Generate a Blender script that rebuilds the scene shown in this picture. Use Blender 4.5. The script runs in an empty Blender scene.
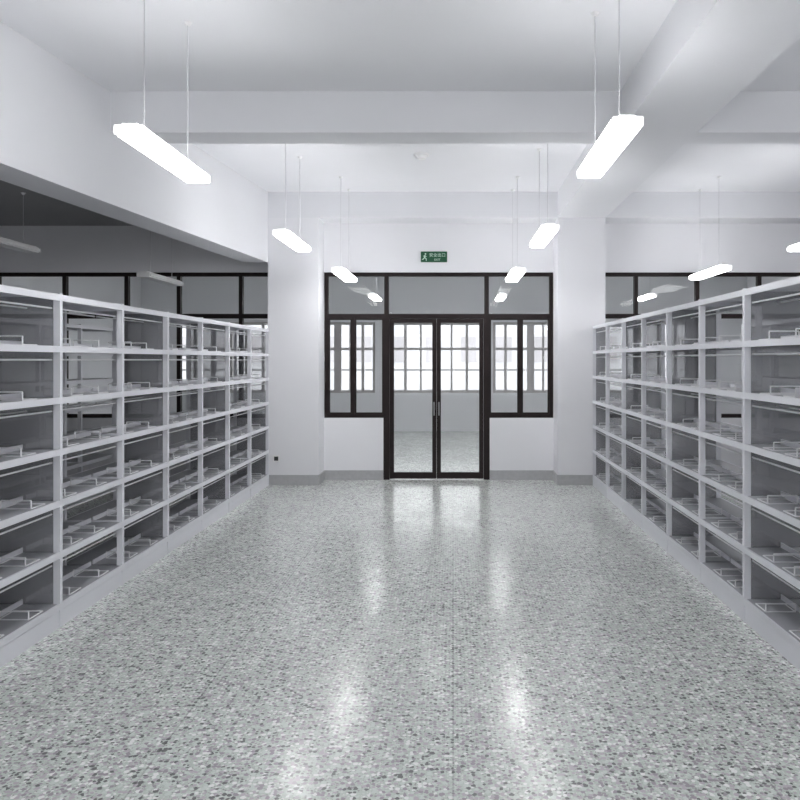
import bpy, bmesh, math, random
from mathutils import Vector, Matrix
random.seed(4)
scene = bpy.context.scene
col = scene.collection
scene.view_settings.view_transform = 'Standard'
scene.view_settings.look = 'None'
scene.view_settings.exposure = 0.0

# ------------------------------------------------------------ materials
def new_mat(name):
    m = bpy.data.materials.new(name); m.use_nodes = True
    nt = m.node_tree
    b = nt.nodes['Principled BSDF']
    return m, nt, b

def paint(name, c, rough=0.5, metal=0.0, var=0.05, scale=3.0, bump=0.0, spec=0.5):
    m, nt, b = new_mat(name)
    tc = nt.nodes.new('ShaderNodeTexCoord')
    nz = nt.nodes.new('ShaderNodeTexNoise'); nz.inputs['Scale'].default_value = scale
    nz.inputs['Detail'].default_value = 4
    nt.links.new(tc.outputs['Object'], nz.inputs['Vector'])
    rp = nt.nodes.new('ShaderNodeValToRGB')
    rp.color_ramp.elements[0].position = 0.3; rp.color_ramp.elements[1].position = 0.7
    rp.color_ramp.elements[0].color = tuple(x*(1-var) for x in c)+(1,)
    rp.color_ramp.elements[1].color = tuple(min(1, x*(1+var)) for x in c)+(1,)
    nt.links.new(nz.outputs['Fac'], rp.inputs['Fac'])
    nt.links.new(rp.outputs['Color'], b.inputs['Base Color'])
    b.inputs['Roughness'].default_value = rough
    b.inputs['Metallic'].default_value = metal
    b.inputs['Specular IOR Level'].default_value = spec
    if bump > 0:
        n2 = nt.nodes.new('ShaderNodeTexNoise'); n2.inputs['Scale'].default_value = 60
        bp = nt.nodes.new('ShaderNodeBump'); bp.inputs['Strength'].default_value = bump
        bp.inputs['Distance'].default_value = 0.01
        nt.links.new(tc.outputs['Object'], n2.inputs['Vector'])
        nt.links.new(n2.outputs['Fac'], bp.inputs['Height'])
        nt.links.new(bp.outputs['Normal'], b.inputs['Normal'])
    return m

def terrazzo(name, bright=1.0, rough=0.15):
    m, nt, b = new_mat(name)
    N=nt.nodes.new; Lk=nt.links.new
    tc = N('ShaderNodeTexCoord')
    wn_ = N('ShaderNodeTexNoise'); wn_.inputs['Scale'].default_value = 90
    Lk(tc.outputs['Object'], wn_.inputs['Vector'])
    va = N('ShaderNodeVectorMath'); va.operation='SCALE'; va.inputs[3].default_value=.010
    Lk(wn_.outputs['Color'], va.inputs[0])
    vb = N('ShaderNodeVectorMath'); vb.operation='ADD'
    Lk(tc.outputs['Object'], vb.inputs[0]); Lk(va.outputs[0], vb.inputs[1])
    fl = N('ShaderNodeVectorMath'); fl.operation='MULTIPLY'; fl.inputs[1].default_value=(1,1,0)
    Lk(vb.outputs[0], fl.inputs[0])
    def layer(base, scale, radius, stops, off):
        o_ = N('ShaderNodeVectorMath'); o_.operation='ADD'; o_.inputs[1].default_value=(off,off*.7,0)
        Lk(fl.outputs[0], o_.inputs[0])
        v = N('ShaderNodeTexVoronoi'); v.voronoi_dimensions='2D'; v.inputs['Scale'].default_value = scale
        Lk(o_.outputs[0], v.inputs['Vector'])
        s = N('ShaderNodeSeparateColor'); Lk(v.outputs['Color'], s.inputs['Color'])
        mr = N('ShaderNodeMapRange'); mr.inputs[3].default_value=radius*.5; mr.inputs[4].default_value=radius*1.4
        Lk(s.outputs[1], mr.inputs[0])
        lt = N('ShaderNodeMath'); lt.operation='LESS_THAN'; Lk(v.outputs['Distance'], lt.inputs[0]); Lk(mr.outputs[0], lt.inputs[1])
        r = N('ShaderNodeValToRGB'); r.color_ramp.interpolation='CONSTANT'; e=r.color_ramp.elements
        cc=lambda c: tuple(min(1,x*bright) for x in c)+(1,)
        e[0].position, e[0].color = stops[0][0], cc(stops[0][1])
        e[1].position, e[1].color = stops[1][0], cc(stops[1][1])
        for p,c in stops[2:]:
            k=e.new(p); k.color=cc(c)
        Lk(s.outputs[0], r.inputs['Fac'])
        mx = N('ShaderNodeMix'); mx.data_type='RGBA'
        Lk(lt.outputs[0], mx.inputs[0])
        if isinstance(base, tuple): mx.inputs[6].default_value=tuple(x*bright for x in base)+(1,)
        else: Lk(base, mx.inputs[6])
        Lk(r.outputs['Color'], mx.inputs[7])
        return mx.outputs[2]
    o1 = layer((.52,.575,.53), 105, .48, [(0,(.34,.34,.33)),(.22,(.48,.52,.48)),(.5,(.57,.61,.57)),(.75,(.68,.70,.67))], 3.1)
    out = layer(o1, 50, .42, [(0,(.17,.17,.17)),(.17,(.35,.315,.345)),(.38,(.49,.45,.485)),(.62,(.60,.645,.61)),(.80,(.80,.80,.79))], 0)
    nz = N('ShaderNodeTexNoise'); nz.inputs['Scale'].default_value = .8
    Lk(tc.outputs['Object'], nz.inputs['Vector'])
    mr = N('ShaderNodeMapRange'); mr.inputs[1].default_value=.3; mr.inputs[2].default_value=.7
    mr.inputs[3].default_value=.93; mr.inputs[4].default_value=1.05
    Lk(nz.outputs['Fac'], mr.inputs[0])
    mm = N('ShaderNodeMix'); mm.data_type='RGBA'; mm.blend_type='MULTIPLY'; mm.inputs[0].default_value=1
    Lk(out, mm.inputs[6]); Lk(mr.outputs[0], mm.inputs[7]); out = mm.outputs[2]
    br = N('ShaderNodeTexBrick'); br.offset = 0; br.inputs['Scale'].default_value = 1
    br.inputs['Brick Width'].default_value = 1.2; br.inputs['Row Height'].default_value = 1.2
    br.inputs['Mortar Size'].default_value = .004
    br.inputs['Color1'].default_value = (1,1,1,1); br.inputs['Color2'].default_value = (1,1,1,1)
    br.inputs['Mortar'].default_value = (.8,.8,.8,1)
    Lk(tc.outputs['Object'], br.inputs['Vector'])
    m3 = N('ShaderNodeMix'); m3.data_type='RGBA'; m3.blend_type='MULTIPLY'; m3.inputs[0].default_value=1
    Lk(out, m3.inputs[6]); Lk(br.outputs['Color'], m3.inputs[7]); out = m3.outputs[2]
    Lk(out, b.inputs['Base Color'])
    n4 = N('ShaderNodeTexNoise'); n4.inputs['Scale'].default_value = 4; n4.inputs['Detail'].default_value=6
    Lk(tc.outputs['Object'], n4.inputs['Vector'])
    m4 = N('ShaderNodeMapRange'); m4.inputs[1].default_value=.3; m4.inputs[2].default_value=.7
    m4.inputs[3].default_value=rough*.8; m4.inputs[4].default_value=rough*1.35
    Lk(n4.outputs['Fac'], m4.inputs[0]); Lk(m4.outputs[0], b.inputs['Roughness'])
    b.inputs['Specular IOR Level'].default_value = .38
    return m

def emis(name, c, s):
    m, nt, b = new_mat(name)
    b.inputs['Base Color'].default_value = (.9,.9,.9,1)
    b.inputs['Emission Color'].default_value = tuple(c)+(1,)
    b.inputs['Emission Strength'].default_value = s
    return m

def glassmat(name, tint=(.97,.98,.98), ior=1.2):
    m = bpy.data.materials.new(name); m.use_nodes = True
    nt = m.node_tree; nt.nodes.clear()
    o = nt.nodes.new('ShaderNodeOutputMaterial'); mx = nt.nodes.new('ShaderNodeMixShader')
    t = nt.nodes.new('ShaderNodeBsdfTransparent'); t.inputs[0].default_value = tuple(tint)+(1,)
    g = nt.nodes.new('ShaderNodeBsdfGlossy'); g.inputs['Roughness'].default_value = .01
    f = nt.nodes.new('ShaderNodeFresnel'); f.inputs[0].default_value = ior
    nt.links.new(f.outputs[0], mx.inputs[0]); nt.links.new(t.outputs[0], mx.inputs[1])
    nt.links.new(g.outputs[0], mx.inputs[2]); nt.links.new(mx.outputs[0], o.inputs[0])
    return m

def translucent_sheet(name, c, alpha=.55):
    m = paint(name, c, .4, var=.04, scale=2)
    m.node_tree.nodes['Principled BSDF'].inputs['Alpha'].default_value = alpha
    return m

M_wall  = paint('white_wall_paint', (.80,.80,.825), .6, var=.015, scale=1.2, bump=.04)
M_ceil  = paint('white_ceiling_paint', (.80,.805,.83), .75, var=.015, scale=.8)
M_beam  = paint('white_beam_paint', (.77,.775,.80), .7, var=.012, scale=.8)
M_dimc  = paint('aisle_shade_grey', (.36,.36,.37), .8, var=.03, scale=.8)  # dark tone carries the side aisle's shade in the colour
M_floor = terrazzo('terrazzo_floor', 1.06, .19)
M_base  = paint('grey_baseboard_stone', (.42,.42,.43), .35, var=.06, scale=20)
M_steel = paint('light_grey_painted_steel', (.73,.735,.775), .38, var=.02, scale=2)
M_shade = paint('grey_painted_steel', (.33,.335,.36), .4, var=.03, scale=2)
M_panel = translucent_sheet('smoked_divider_sheet', (.38,.385,.41), .34)
M_wire  = paint('chromed_wire', (.85,.85,.87), .3, metal=.3, var=.02)
M_black = paint('brown_black_painted_frame', (.018,.012,.012), .45, var=.1, spec=.2)
M_white = paint('white_plastic', (.85,.85,.85), .4, var=.01)
M_cap   = emis('glowing_end_cap', (1,.99,1), 1.0)
M_wframe= paint('pale_window_frame', (.50,.48,.48), .45, var=.01)
M_glass = glassmat('clear_glass')
M_lamp  = emis('lit_diffuser', (.99,.99,1.0), 18.5)
M_lampoff = paint('unlit_diffuser', (.75,.76,.76), .35, var=.01)
M_green = emis('exit_sign_green', (.01,.22,.09), .06); M_green.node_tree.nodes['Principled BSDF'].inputs['Base Color'].default_value=(.004,.065,.028,1)
M_signw = emis('exit_sign_white', (.8,1,.9), .1)
M_signw.node_tree.nodes['Principled BSDF'].inputs['Base Color'].default_value=(.45,.6,.5,1)
M_cord  = paint('pale_grey_cord', (.65,.65,.67), .5, var=.03)
M_chrome= paint('brushed_metal', (.45,.45,.45), .3, metal=1, var=.03)
M_dark  = paint('dark_plastic', (.03,.03,.03), .4, var=.05)
M_facade= paint('pale_facade', (.66,.66,.68), .8, var=.12, scale=.3)
M_fwin  = paint('grey_facade_window', (.50,.48,.50), .3, var=.2, scale=.5)
M_ground= paint('pale_paving', (.6,.6,.6), .8, var=.1, scale=.5)

# ------------------------------------------------------------ mesh helpers
def bmbox(bm, x0,x1,y0,y1,z0,z1):
    vs=[bm.verts.new(p) for p in ((x0,y0,z0),(x1,y0,z0),(x1,y1,z0),(x0,y1,z0),(x0,y0,z1),(x1,y0,z1),(x1,y1,z1),(x0,y1,z1))]
    for f in ((0,3,2,1),(4,5,6,7),(0,1,5,4),(1,2,6,5),(2,3,7,6),(3,0,4,7)):
        bm.faces.new([vs[i] for i in f])
def mesh_boxes(name, boxes, mat, bevel=0):
    bm = bmesh.new()
    for b in boxes: bmbox(bm,*b)
    if bevel: bmesh.ops.bevel(bm, geom=bm.edges[:], offset=bevel, segments=2, affect='EDGES')
    me = bpy.data.meshes.new(name); bm.to_mesh(me); bm.free()
    me.materials.append(mat); return me
def bmrod(bm, p, q, r, seg=8):
    p=Vector(p); q=Vector(q); d=q-p
    mat = Matrix.Translation((p+q)/2) @ d.to_track_quat('Z','Y').to_matrix().to_4x4()
    bmesh.ops.create_cone(bm, cap_ends=True, segments=seg, radius1=r, radius2=r, depth=d.length, matrix=mat)
def mesh_rods(name, rods, mat, seg=8):
    bm=bmesh.new()
    for p,q,r in rods: bmrod(bm,p,q,r,seg)
    me=bpy.data.meshes.new(name); bm.to_mesh(me); bm.free()
    me.materials.append(mat); return me
def add(name, me, loc=(0,0,0), parent=None, rot=None, **props):
    o = bpy.data.objects.new(name, me); col.objects.link(o)
    o.location = loc
    if rot: o.rotation_euler = rot
    if parent: o.parent = parent
    for k,v in props.items(): o[k]=v
    return o
def struct(name, boxes, mat, label, cat, bevel=0):
    return add(name, mesh_boxes(name, boxes, mat, bevel), kind='structure', label=label, category=cat)

# ------------------------------------------------------------ room shell
XL,XR,Y0,Y1 = -7.0, 6.6, -3.5, 17.5
H = 3.75; HB = 3.42
YW = 10.40; YW2 = 10.60     # glazed partition
YC = 9.98                   # column front
CL0,CL1 = -2.37,-1.72
CR0,CR1 = 1.34, 1.95
struct('floor', [(XL,XR,Y0,Y1,-.1,0)], M_floor, 'polished pale grey speckled terrazzo floor', 'floor')
struct('ceiling', [(XL,XR,Y0,Y1,H,H+.1)], M_ceil, 'white painted concrete ceiling', 'ceiling')
struct('wall_left', [(XL-.2,XL,Y0,Y1,0,H)], M_wall, 'plain white painted side wall', 'wall')
struct('wall_right', [(XR,XR+.2,Y0,Y1,0,H)], M_wall, 'plain white painted side wall', 'wall')
struct('wall_rear', [(XL,XR,Y0-.2,Y0,0,H)], M_wall, 'plain white painted wall opposite the glazed partition', 'wall')
SILL=.827; TOP=2.77; DL,DR=-.93,.49
struct('wall_partition', [
    (XL,XR,YW,YW2,TOP,H),
    (XL,CL0,YW,YW2,0,SILL),(CL1,DL,YW,YW2,0,SILL),(DR,CR0,YW,YW2,0,SILL),(CR1,XR,YW,YW2,0,SILL),
    (CL0,CL1,YW,YW2,0,TOP),(CR0,CR1,YW,YW2,0,TOP)],
    M_wall, 'white painted partition wall with black framed windows', 'wall')
struct('trim_1', [(CL0,CL1,YC,YW,0,HB)], M_wall, 'white painted square concrete column', 'column')
struct('trim_2', [(CR0,CR1,YC,YW,0,HB)], M_wall, 'white painted square concrete column', 'column')
struct('trim_3', [(XL,XR,6.24,6.56,HB,H)], M_beam, 'white painted concrete ceiling beam', 'beam')
struct('trim_4', [(XL,XR,YC,YW,HB,H)], M_beam, 'white painted concrete ceiling beam over the partition', 'beam')
struct('trim_5', [(XL,XR,2.1,2.42,HB,H)], M_beam, 'white painted concrete ceiling beam', 'beam')
struct('trim_6', [(XL,XR,13.8,14.1,HB,H)], M_beam, 'white painted concrete ceiling beam in the next room', 'beam')
struct('trim_7', [(CR0,CR1,Y0,2.1,HB,H),(CR0,CR1,2.42,6.24,HB,H),(CR0,CR1,6.56,YC,HB,H)], M_beam, 'white painted long concrete ceiling beam', 'beam')
def skew(y): return -2.37-(9.98-y)*0.0994
def prism(bm, pts, z0, z1):
    lo=[bm.verts.new((x,y,z0)) for x,y in pts]; hi=[bm.verts.new((x,y,z1)) for x,y in pts]
    bm.faces.new(lo[::-1]); bm.faces.new(hi)
    n=len(pts)
    for i in range(n):
        j=(i+1)%n; bm.faces.new([lo[i],lo[j],hi[j],hi[i]])
def skew_beam():
    bm=bmesh.new(); w=.32; zb=2.85
    prism(bm,[(skew(Y0),Y0),(skew(YC),YC),(skew(YC)-w,YC),(skew(Y0)-w,Y0)],zb,HB)
    for a,b in ((Y0,2.1),(2.42,6.24),(6.56,YC)):
        prism(bm,[(skew(a),a),(skew(b),b),(skew(b)-w,b),(skew(a)-w,a)],HB,H)
    bmesh.ops.recalc_face_normals(bm, faces=bm.faces[:])
    me=bpy.data.meshes.new('trim_8'); bm.to_mesh(me); bm.free(); me.materials.append(M_beam)
    return me
add('trim_8', skew_beam(), kind='structure', label='deep white painted long ceiling beam', category='beam')
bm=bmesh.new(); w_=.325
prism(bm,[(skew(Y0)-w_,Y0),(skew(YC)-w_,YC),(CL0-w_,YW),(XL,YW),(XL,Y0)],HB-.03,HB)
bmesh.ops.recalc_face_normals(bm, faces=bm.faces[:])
me=bpy.data.meshes.new('aisle_shade_panel'); bm.to_mesh(me); bm.free(); me.materials.append(M_dimc)
add('aisle_shade_panel', me, kind='structure', label='added grey panel over the unlit side aisle, its shade painted in', category='ceiling')  # panel added to darken the aisle overhead; the shade is in its colour
bt=.012; bh=.13
struct('baseboard_left', [(CL1,DL,YW-bt,YW,0,bh),(CL0,CL1+bt,YC-bt,YC,0,bh),(CL1,CL1+bt,YC,YW-bt,0,bh)], M_base, 'plain grey stone baseboard', 'baseboard')
struct('baseboard_right', [(DR,CR0,YW-bt,YW,0,bh),(CR0-bt,CR1,YC-bt,YC,0,bh),(CR0-bt,CR0,YC,YW-bt,0,bh)], M_base, 'plain grey stone baseboard', 'baseboard')

# ---- far wall with daylight windows
FW=[(-6.2,-3.9),(-3.45,-1.75),(-1.42,.66),(.9,2.6),(3.1,5.4)]
FS,FT=.86,2.45
boxes=[(XL,XR,Y1,Y1+.25,0,FS),(XL,XR,Y1,Y1+.25,FT,H)]
xs=[XL]+[v for w in FW for v in w]+[XR]
for i in range(0,len(xs),2): boxes.append((xs[i],xs[i+1],Y1,Y1+.25,FS,FT))
struct('wall_far', boxes, M_wall, 'white outer wall of the next room with daylight windows', 'wall')
wn=4
for a,b in FW:
    t=.06; y0,y1=Y1+.08,Y1+.14
    bx=[(a,b,y0,y1,FS,FS+t),(a,b,y0,y1,FT-t,FT),(a,a+t,y0,y1,FS+t,FT-t),(b-t,b,y0,y1,FS+t,FT-t)]
    bx.append((a+t,b-t,y0,y1,FT-.63,FT-.57))
    bx.append((a+t,b-t,y0+.01,y1-.01,FS+.50,FS+.53))
    n=6
    for k in range(1,n):
        xm=a+(b-a)*k/n; hw=.08 if k==n//2 else (.03 if k%2 else .022)
        bx.append((xm-hw,xm+hw,y0-.005,y1+.005,FS+t,FT-t))
    w=add('window_%d'%wn, mesh_boxes('far_window_frame',bx,M_wframe), kind='structure', label='pale framed window with daylight outside', category='window')
    add('glass', mesh_boxes('far_glass',[(a+t,b-t,Y1+.105,Y1+.111,FS+t,FT-t)],M_glass), parent=w)
    wn+=1
bm=bmesh.new(); bmbox(bm,-24,24,40,48,-3,3.9)
me=bpy.data.meshes.new('facade'); bm.to_mesh(me); bm.free(); me.materials.append(M_facade)
ob=add('building', me, label='pale neighbouring building seen through the daylight windows', category='building')
bx=[]
for i in range(26):
    for z in (-1.2,1.5):
        x=-23+i*1.8; bx.append((x,x+.8,39.95,40.0,z,z+1.3))
add('facade_window', mesh_boxes('facade_windows',bx,M_fwin), parent=ob, kind='stuff', label='rows of grey windows')
add('ground', mesh_boxes('ground',[(-30,30,17.8,60,-3.1,-3.0)],M_ground), kind='structure', label='pale paved ground outside', category='ground')

# ---- black glazed screen in the middle with the double door
fy0,fy1=YW+.03,YW+.10
TR=2.187
t=.05
bx=[(CL1,CR0,fy0,fy1,TOP-t,TOP),
    (CL1,CL1+t,fy0,fy1,SILL,TOP-t),(CR0-t,CR0,fy0,fy1,SILL,TOP-t),
    (CL1+t,CR0-t,fy0-.004,fy1+.004,TR-.03,TR+.03),
    (CL1+t,DL,fy0,fy1,SILL,SILL+t),(DR,CR0-t,fy0,fy1,SILL,SILL+t)]
for xm,w in ((DL,.08),(DR-.08,.08)):
    bx.append((xm,xm+w,fy0-.006,fy1+.006,0,TR-.03)); bx.append((xm+.01,xm+w-.01,fy0,fy1,TR+.03,TOP-t))
for xm in (-1.335,.90):
    bx.append((xm-.018,xm+.018,fy0,fy1,SILL+t,TR-.03))
def sash(a,b,z0,z1,w=.02):
    y0,y1=fy0+.012,fy1-.012
    return [(a,b,y0,y1,z0,z0+w),(a,b,y0,y1,z1-w,z1),(a,a+w,y0,y1,z0+w,z1-w),(b-w,b,y0,y1,z0+w,z1-w)]
for a,b in ((CL1+t,-1.353),(-1.317,DL),(DR,.882),(.918,CR0-t)):
    bx+=sash(a,b,SILL+t,TR-.03)
win=add('window_1', mesh_boxes('partition_frame',bx,M_black), kind='structure', label='black framed glazed screen around the double door', category='window')
gy=YW+.062
add('glass', mesh_boxes('partition_glass',[(CL1+t,CR0-t,gy,gy+.005,TR+.03,TOP-t),(CL1+t,DL,gy,gy+.005,SILL+t,TR-.03),(DR,CR0-t,gy,gy+.005,SILL+t,TR-.03)],M_glass), parent=win)
xm=(DL+.08+DR-.08)/2
def door(n,a,b,hinge):
    w=.055
    y0,y1=fy0+.005,fy1-.015
    z0,z1=.012,TR-.034
    bx=[(a,b,y0,y1,z0,z0+.085),(a,b,y0,y1,z1-w,z1),(a,a+w,y0,y1,z0+.085,z1-w),(b-w,b,y0,y1,z0+.085,z1-w)]
    d=add('door_%d'%n, mesh_boxes('door_leaf_frame',bx,M_black,.002), kind='structure', label='black framed full height glass door leaf', category='door')
    add('glass', mesh_boxes('door_glass',[(a+w,b-w,gy,gy+.006,z0+.085,z1-w)],M_glass), parent=d)
    hx=(b-.03) if hinge=='l' else (a+.03)
    add('handle', mesh_rods('door_handle',[((hx,y0-.04,.86),(hx,y0-.04,1.04),.009),((hx,y0,.89),(hx,y0-.04,.89),.007),((hx,y0,1.01),(hx,y0-.04,1.01),.007)],M_chrome,12), parent=d, label='short vertical metal door pull')
    return d
door(1,DL+.084,xm-.002,'l'); door(2,xm+.002,DR-.084,'r')
def sidewin(n,a,b,vs):
    bx=[(a,b,fy0,fy1,TOP-t,TOP),(a,b,fy0,fy1,SILL,SILL+t),(a,a+t,fy0,fy1,SILL+t,TOP-t),(b-t,b,fy0,fy1,SILL+t,TOP-t),
        (a+t,b-t,fy0-.004,fy1+.004,TR-.03,TR+.03)]
    for v in vs: bx.append((v-.025,v+.025,fy0-.002,fy1+.002,SILL+t,TOP-t))
    w=add('window_%d'%n, mesh_boxes('side_frame',bx,M_black), kind='structure', label='long black framed interior window above the shelves', category='window')
    add('glass', mesh_boxes('side_glass',[(a+t,b-t,gy,gy+.005,SILL+t,TOP-t)],M_glass), parent=w)
sidewin(2,XL,CL0,[-2.84,-3.67,-4.37,-5.2,-6.1])
sidewin(3,CR1,XR,[2.45,3.27,4.1,4.95,5.8])

# ------------------------------------------------------------ shelving
def make_bay_meshes(L, tag, HT=2.0):
    W=.45; pt=.016
    Z0=.13; n=6; step=(HT-.02-Z0)/n
    zs=[Z0+step*i for i in range(n+1)]
    d={}
    posts=[(0,.04,0,pt,0,HT),(W-.04,W,0,pt,0,HT)]
    d['solid']=mesh_boxes(tag+'sheet_upright', posts+[(.04,W-.04,.006,.008,.02,HT-.01)], M_steel)
    d['solid'].materials.append(M_panel)
    for p in d['solid'].polygons[12:]: p.material_index=1
    lad=[(.04,W-.04,.003,.013,z-.012,z+.018) for z in zs[1:-1]]+[(.04,W-.04,.003,.013,HT-.05,HT),(.04,W-.04,.003,.013,.04,.09)]
    d['ladder']=mesh_boxes(tag+'ladder_upright', posts+lad, M_steel)
    a,b=pt,L-pt
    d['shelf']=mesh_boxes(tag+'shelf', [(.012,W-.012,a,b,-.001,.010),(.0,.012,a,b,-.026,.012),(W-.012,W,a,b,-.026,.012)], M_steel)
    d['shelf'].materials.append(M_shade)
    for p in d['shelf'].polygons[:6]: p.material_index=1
    d['top']=mesh_boxes(tag+'top_shelf', [(.0,W,a,b,0,.012),(.0,.012,a,b,-.026,0),(W-.012,W,a,b,-.026,0)], M_steel)
    d['base']=mesh_boxes(tag+'plinth', [(0.004,W-.004,a,b,0,Z0-.03)], M_steel)
    d['rail']=mesh_boxes(tag+'rail', [(W/2-.004,W/2+.004,a,b,0,.03)], M_steel)
    r=.0055
    d['rod']=mesh_rods(tag+'rods', [((.05,a,0),(.05,b,0),r),((.20,a,0),(.20,b,0),r)],M_wire,6)
    r=.004
    d['hoop']=mesh_rods(tag+'hoop', [((0,0,r),(.17,0,r),r),((.17,0,r),(.17,.15,r),r),((.17,.15,r),(0,.15,r),r),((0,.15,r),(0,0,r),r),
                                     ((0,0,r),(0,0,.05),r),((0,0,.05),(.17,0,.05),r),((.17,0,.05),(.17,0,r),r)],M_wire,6)
    d['zs']=zs; d['L']=L; d['W']=W
    return d
def bay(d, xfront, side, yfar, k, label, group, detail=True):
    L=d['L']; W=d['W']
    x0 = xfront-W if side<0 else xfront
    root=bpy.data.objects.new('bookshelf', None); col.objects.link(root)
    root.location=(x0, yfar-L, 0)
    root.empty_display_size=.2
    root['label']=label; root['category']='bookshelf'; root['group']=group
    near='solid' if (k%2==1 and detail) else 'ladder'; far='solid' if (k%2==0 and detail) else 'ladder'
    add('upright', d[near], (0,0,0), root)
    add('upright', d[far], (0,L-.016,0), root)
    add('plinth', d['base'], (0,0,0), root)
    for i,z in enumerate(d['zs']):
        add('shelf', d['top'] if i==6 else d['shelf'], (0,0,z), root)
    rnd=random.Random(k*7+int(xfront*10))
    for i,z in enumerate(d['zs'][:-1]):
        if detail:
            add('stop_rail', d['rail'], (0,0,z+.010), root)
            up=d['zs'][i+1]
            add('support_rod', d['rod'], (0 if side>0 else W-.25,0,up-.07), root, label='pair of thin metal book support rods')
            for j in range(2):
                y=.10+.38*j+rnd.random()*.12
                xx=.03 if side>0 else W-.03-.17
                add('book_stop', d['hoop'], (xx,y,z+.010), root, label='low bent wire book stop')
    return root
dl=make_bay_meshes(.88,'l'); dr=make_bay_meshes(.86,'r',2.04)
for k in range(8):
    bay(dl,-2.35,-1,9.96-.88*k,k,'light grey steel library bookshelf bay, empty, six tiers','empty bookshelf run along the aisle')
    bay(dr,1.78,1,9.94-.86*k,k,'light grey steel library bookshelf bay, empty, six tiers','empty bookshelf run along the aisle')
for k in range(7):
    bay(dl,-4.15,-1,9.6-.88*k,k,'light grey steel bookshelf bay standing behind the aisle shelves','second bookshelf row',False)
    bay(dr,3.55,1,9.6-.86*k,k,'light grey steel bookshelf bay standing behind the aisle shelves','second bookshelf row',False)

# ------------------------------------------------------------ pendant lamps
def bevel_box(name, b, mat, off):
    return mesh_boxes(name,[b],mat,off)
HL=.55
me_diff=bevel_box('lamp_diffuser_mesh',(-.08,.08,-HL,HL,-.028,.028),M_lamp,.014)
me_diffoff=bevel_box('lamp_diffuser_off_mesh',(-.08,.08,-HL,HL,-.028,.028),M_lampoff,.014)
me_cap=bevel_box('lamp_end_cap_mesh',(-.078,.078,0,.012,-.026,.026),M_cap,.004)
me_capoff=bevel_box('lamp_end_cap_off_mesh',(-.078,.078,0,.012,-.026,.026),M_white,.004)
me_house=bevel_box('lamp_housing_mesh',(-.04,.04,-HL,HL,.028,.042),M_white,.004)
rodm={}
def rod_for(top):
    if top not in rodm:
        rodm[top]=mesh_rods('lamp_rod_mesh',[((0,0,0),(0,0,top-.042-.02),.0035)],M_cord,8)
    return rodm[top]
bm=bmesh.new(); bmesh.ops.create_cone(bm,cap_ends=True,segments=20,radius1=.014,radius2=.026,depth=.02,matrix=Matrix.Translation((0,0,-.01)))
me_can=bpy.data.meshes.new('lamp_canopy_mesh'); bm.to_mesh(me_can); bm.free(); me_can.materials.append(M_white)
def lamp(x,y,on=True,lh=2.80,top=None):
    top=round((top or H)-lh,4)
    r=bpy.data.objects.new('pendant_lamp',None); col.objects.link(r); r.location=(x,y,lh)
    r.empty_display_size=.2
    r['label']='lit white linear pendant lamp hung on two thin rods' if on else 'unlit white linear pendant lamp hung on two thin rods'
    r['category']='lamp'; r['group']='linear pendant lamps on the ceiling'
    add('lamp_diffuser', me_diff if on else me_diffoff, (0,0,0), r, **({'label':'glowing white diffuser'} if on else {}))
    add('lamp_housing', me_house, (0,0,0), r)
    add('end_cap', me_cap if on else me_capoff, (0,HL,0), r)
    add('end_cap', me_cap if on else me_capoff, (0,-HL-.012,0), r)
    for s in (-.35,.35):
        add('suspension_rod', rod_for(top), (0,s,.042), r)
        add('ceiling_canopy', me_can, (0,s,top), r)
for y in (-2.3,.9): 
    for x in (-1.66,.88,3.7): lamp(x,y)
lamp(-1.69,4.62); lamp(.88,4.48); lamp(3.7,4.6)
lamp(-1.62,7.9); lamp(.88,7.6); lamp(3.7,7.9)
lamp(-1.315,9.5,lh=2.63); lamp(.755,9.5,lh=2.63); lamp(3.12,9.5,lh=2.66)
lamp(-1.5,15.0); lamp(.92,15.0); lamp(3.7,15.0)
for x in (-2.6,-.3,2.2): lamp(x,12.2,lh=3.45)  # extra lamps hidden above the glazing, added to brighten the next room
lamp(-4.6,8.0,False,top=HB-.03); lamp(-3.55,9.5,False,lh=2.58,top=HB-.03)

# ------------------------------------------------------------ exit sign
sx=(434-453)/780*YW; sz=1.6+(360-257)/780*YW
r=add('exit_sign', mesh_boxes('exit_sign_box',[(-.175,.175,-.025,0,-.07,.07)],M_green,.003), (sx,YW,sz),
      label='green emergency exit sign with white characters above the door', category='sign')
def text_mesh(txt,size,mat):
    cu=bpy.data.curves.new('sign_text','FONT'); cu.body=txt; cu.size=size; cu.align_x='CENTER'; cu.align_y='CENTER'; cu.extrude=.001
    o=bpy.data.objects.new('tmp',cu); col.objects.link(o)
    dg=bpy.context.evaluated_depsgraph_get()
    me=bpy.data.meshes.new_from_object(o.evaluated_get(dg)); bpy.data.objects.remove(o)
    me.materials.clear(); me.materials.append(mat); return me
add('sign_lettering', text_mesh('安全出口',.055,M_signw), (.045,-.0265,.02), r, (math.pi/2,0,0), label='white characters')
add('sign_lettering', text_mesh('EXIT',.04,M_signw), (.045,-.0265,-.04), r, (math.pi/2,0,0), label='white letters')
bm=bmesh.new()
def seg(p,q,w):
    p=Vector(p);q=Vector(q);d=(q-p).normalized();n=Vector((-d.y,d.x))*w
    c=[(p+n),(q+n),(q-n),(p-n)]
    lo=[bm.verts.new((v.x,-.0275,v.y)) for v in c]; bm.faces.new(lo)
seg((-.12,.02),(-.125,-.015),.009); seg((-.125,-.01),(-.10,-.03),.006); seg((-.10,-.03),(-.105,-.055),.005)
seg((-.125,-.01),(-.145,-.035),.006); seg((-.145,-.035),(-.16,-.035),.005)
seg((-.12,.018),(-.10,.0),.004); seg((-.12,.018),(-.142,.006),.004)
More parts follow.
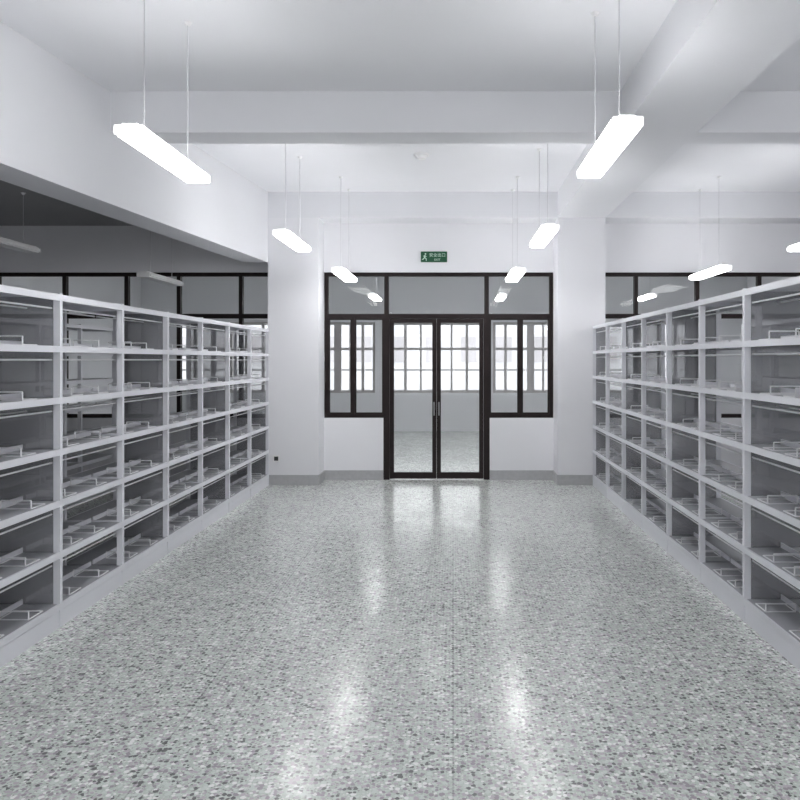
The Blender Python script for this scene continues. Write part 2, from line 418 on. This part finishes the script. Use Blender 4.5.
bmesh.ops.create_circle(bm,cap_ends=True,segments=14,radius=.011,matrix=Matrix.Translation((-.113,-.0275,.037))@Matrix.Rotation(math.pi/2,4,'X'))
me=bpy.data.meshes.new('pictogram'); bm.to_mesh(me); bm.free(); me.materials.append(M_signw)
add('pictogram', me, (0,0,0), r, label='white running figure symbol')

so=add('wall_socket', mesh_boxes('socket_plate',[(-.043,.043,-.012,0,-.043,.043)],M_white,.003), (-2.26,YC,.34), label='small white square wall socket low on the column', category='socket')
add('socket_insert', mesh_boxes('socket_insert',[(-.026,.026,-.015,-.012,-.026,.026)],M_dark), (0,0,0), so, label='dark socket insert')
bm=bmesh.new()
bmesh.ops.create_cone(bm,cap_ends=True,segments=28,radius1=.075,radius2=.085,depth=.02,matrix=Matrix.Translation((0,0,-.01)))
bmesh.ops.create_cone(bm,cap_ends=True,segments=28,radius1=.045,radius2=.062,depth=.03,matrix=Matrix.Translation((0,0,-.035)))
me=bpy.data.meshes.new('detector_body'); bm.to_mesh(me); bm.free(); me.materials.append(M_white)
add('smoke_detector', me, (-.33,8.15,H), label='round white smoke detector on the ceiling', category='smoke detector')

# ------------------------------------------------------------ lights and world
def area(name,loc,rot,sx_,sy_,power,colr=(1,1,1)):
    ld=bpy.data.lights.new(name,'AREA'); ld.shape='RECTANGLE'; ld.size=sx_; ld.size_y=sy_; ld.energy=power; ld.color=colr
    o=bpy.data.objects.new(name,ld); col.objects.link(o); o.location=loc; o.rotation_euler=rot
area('rear_fill_light',(.8,Y0+.1,1.6),(math.radians(94),0,0),5.5,2.2,85,(.97,.98,1))  # added fill light behind the camera; the rear wall has no window
w=bpy.data.worlds.new('World'); scene.world=w; w.use_nodes=True
bg=w.node_tree.nodes['Background']; bg.inputs[0].default_value=(.98,.98,1,1); bg.inputs[1].default_value=2.4

# ------------------------------------------------------------ camera
cd=bpy.data.cameras.new('camera'); cam=bpy.data.objects.new('camera',cd); col.objects.link(cam)
cam.location=(0,0,1.6); cam.rotation_euler=(math.pi/2,0,0)
cd.sensor_width=36; cd.lens=780/800*36
cd.shift_x=-53/800; cd.shift_y=-40/800
cd.clip_start=.05
scene.camera=cam
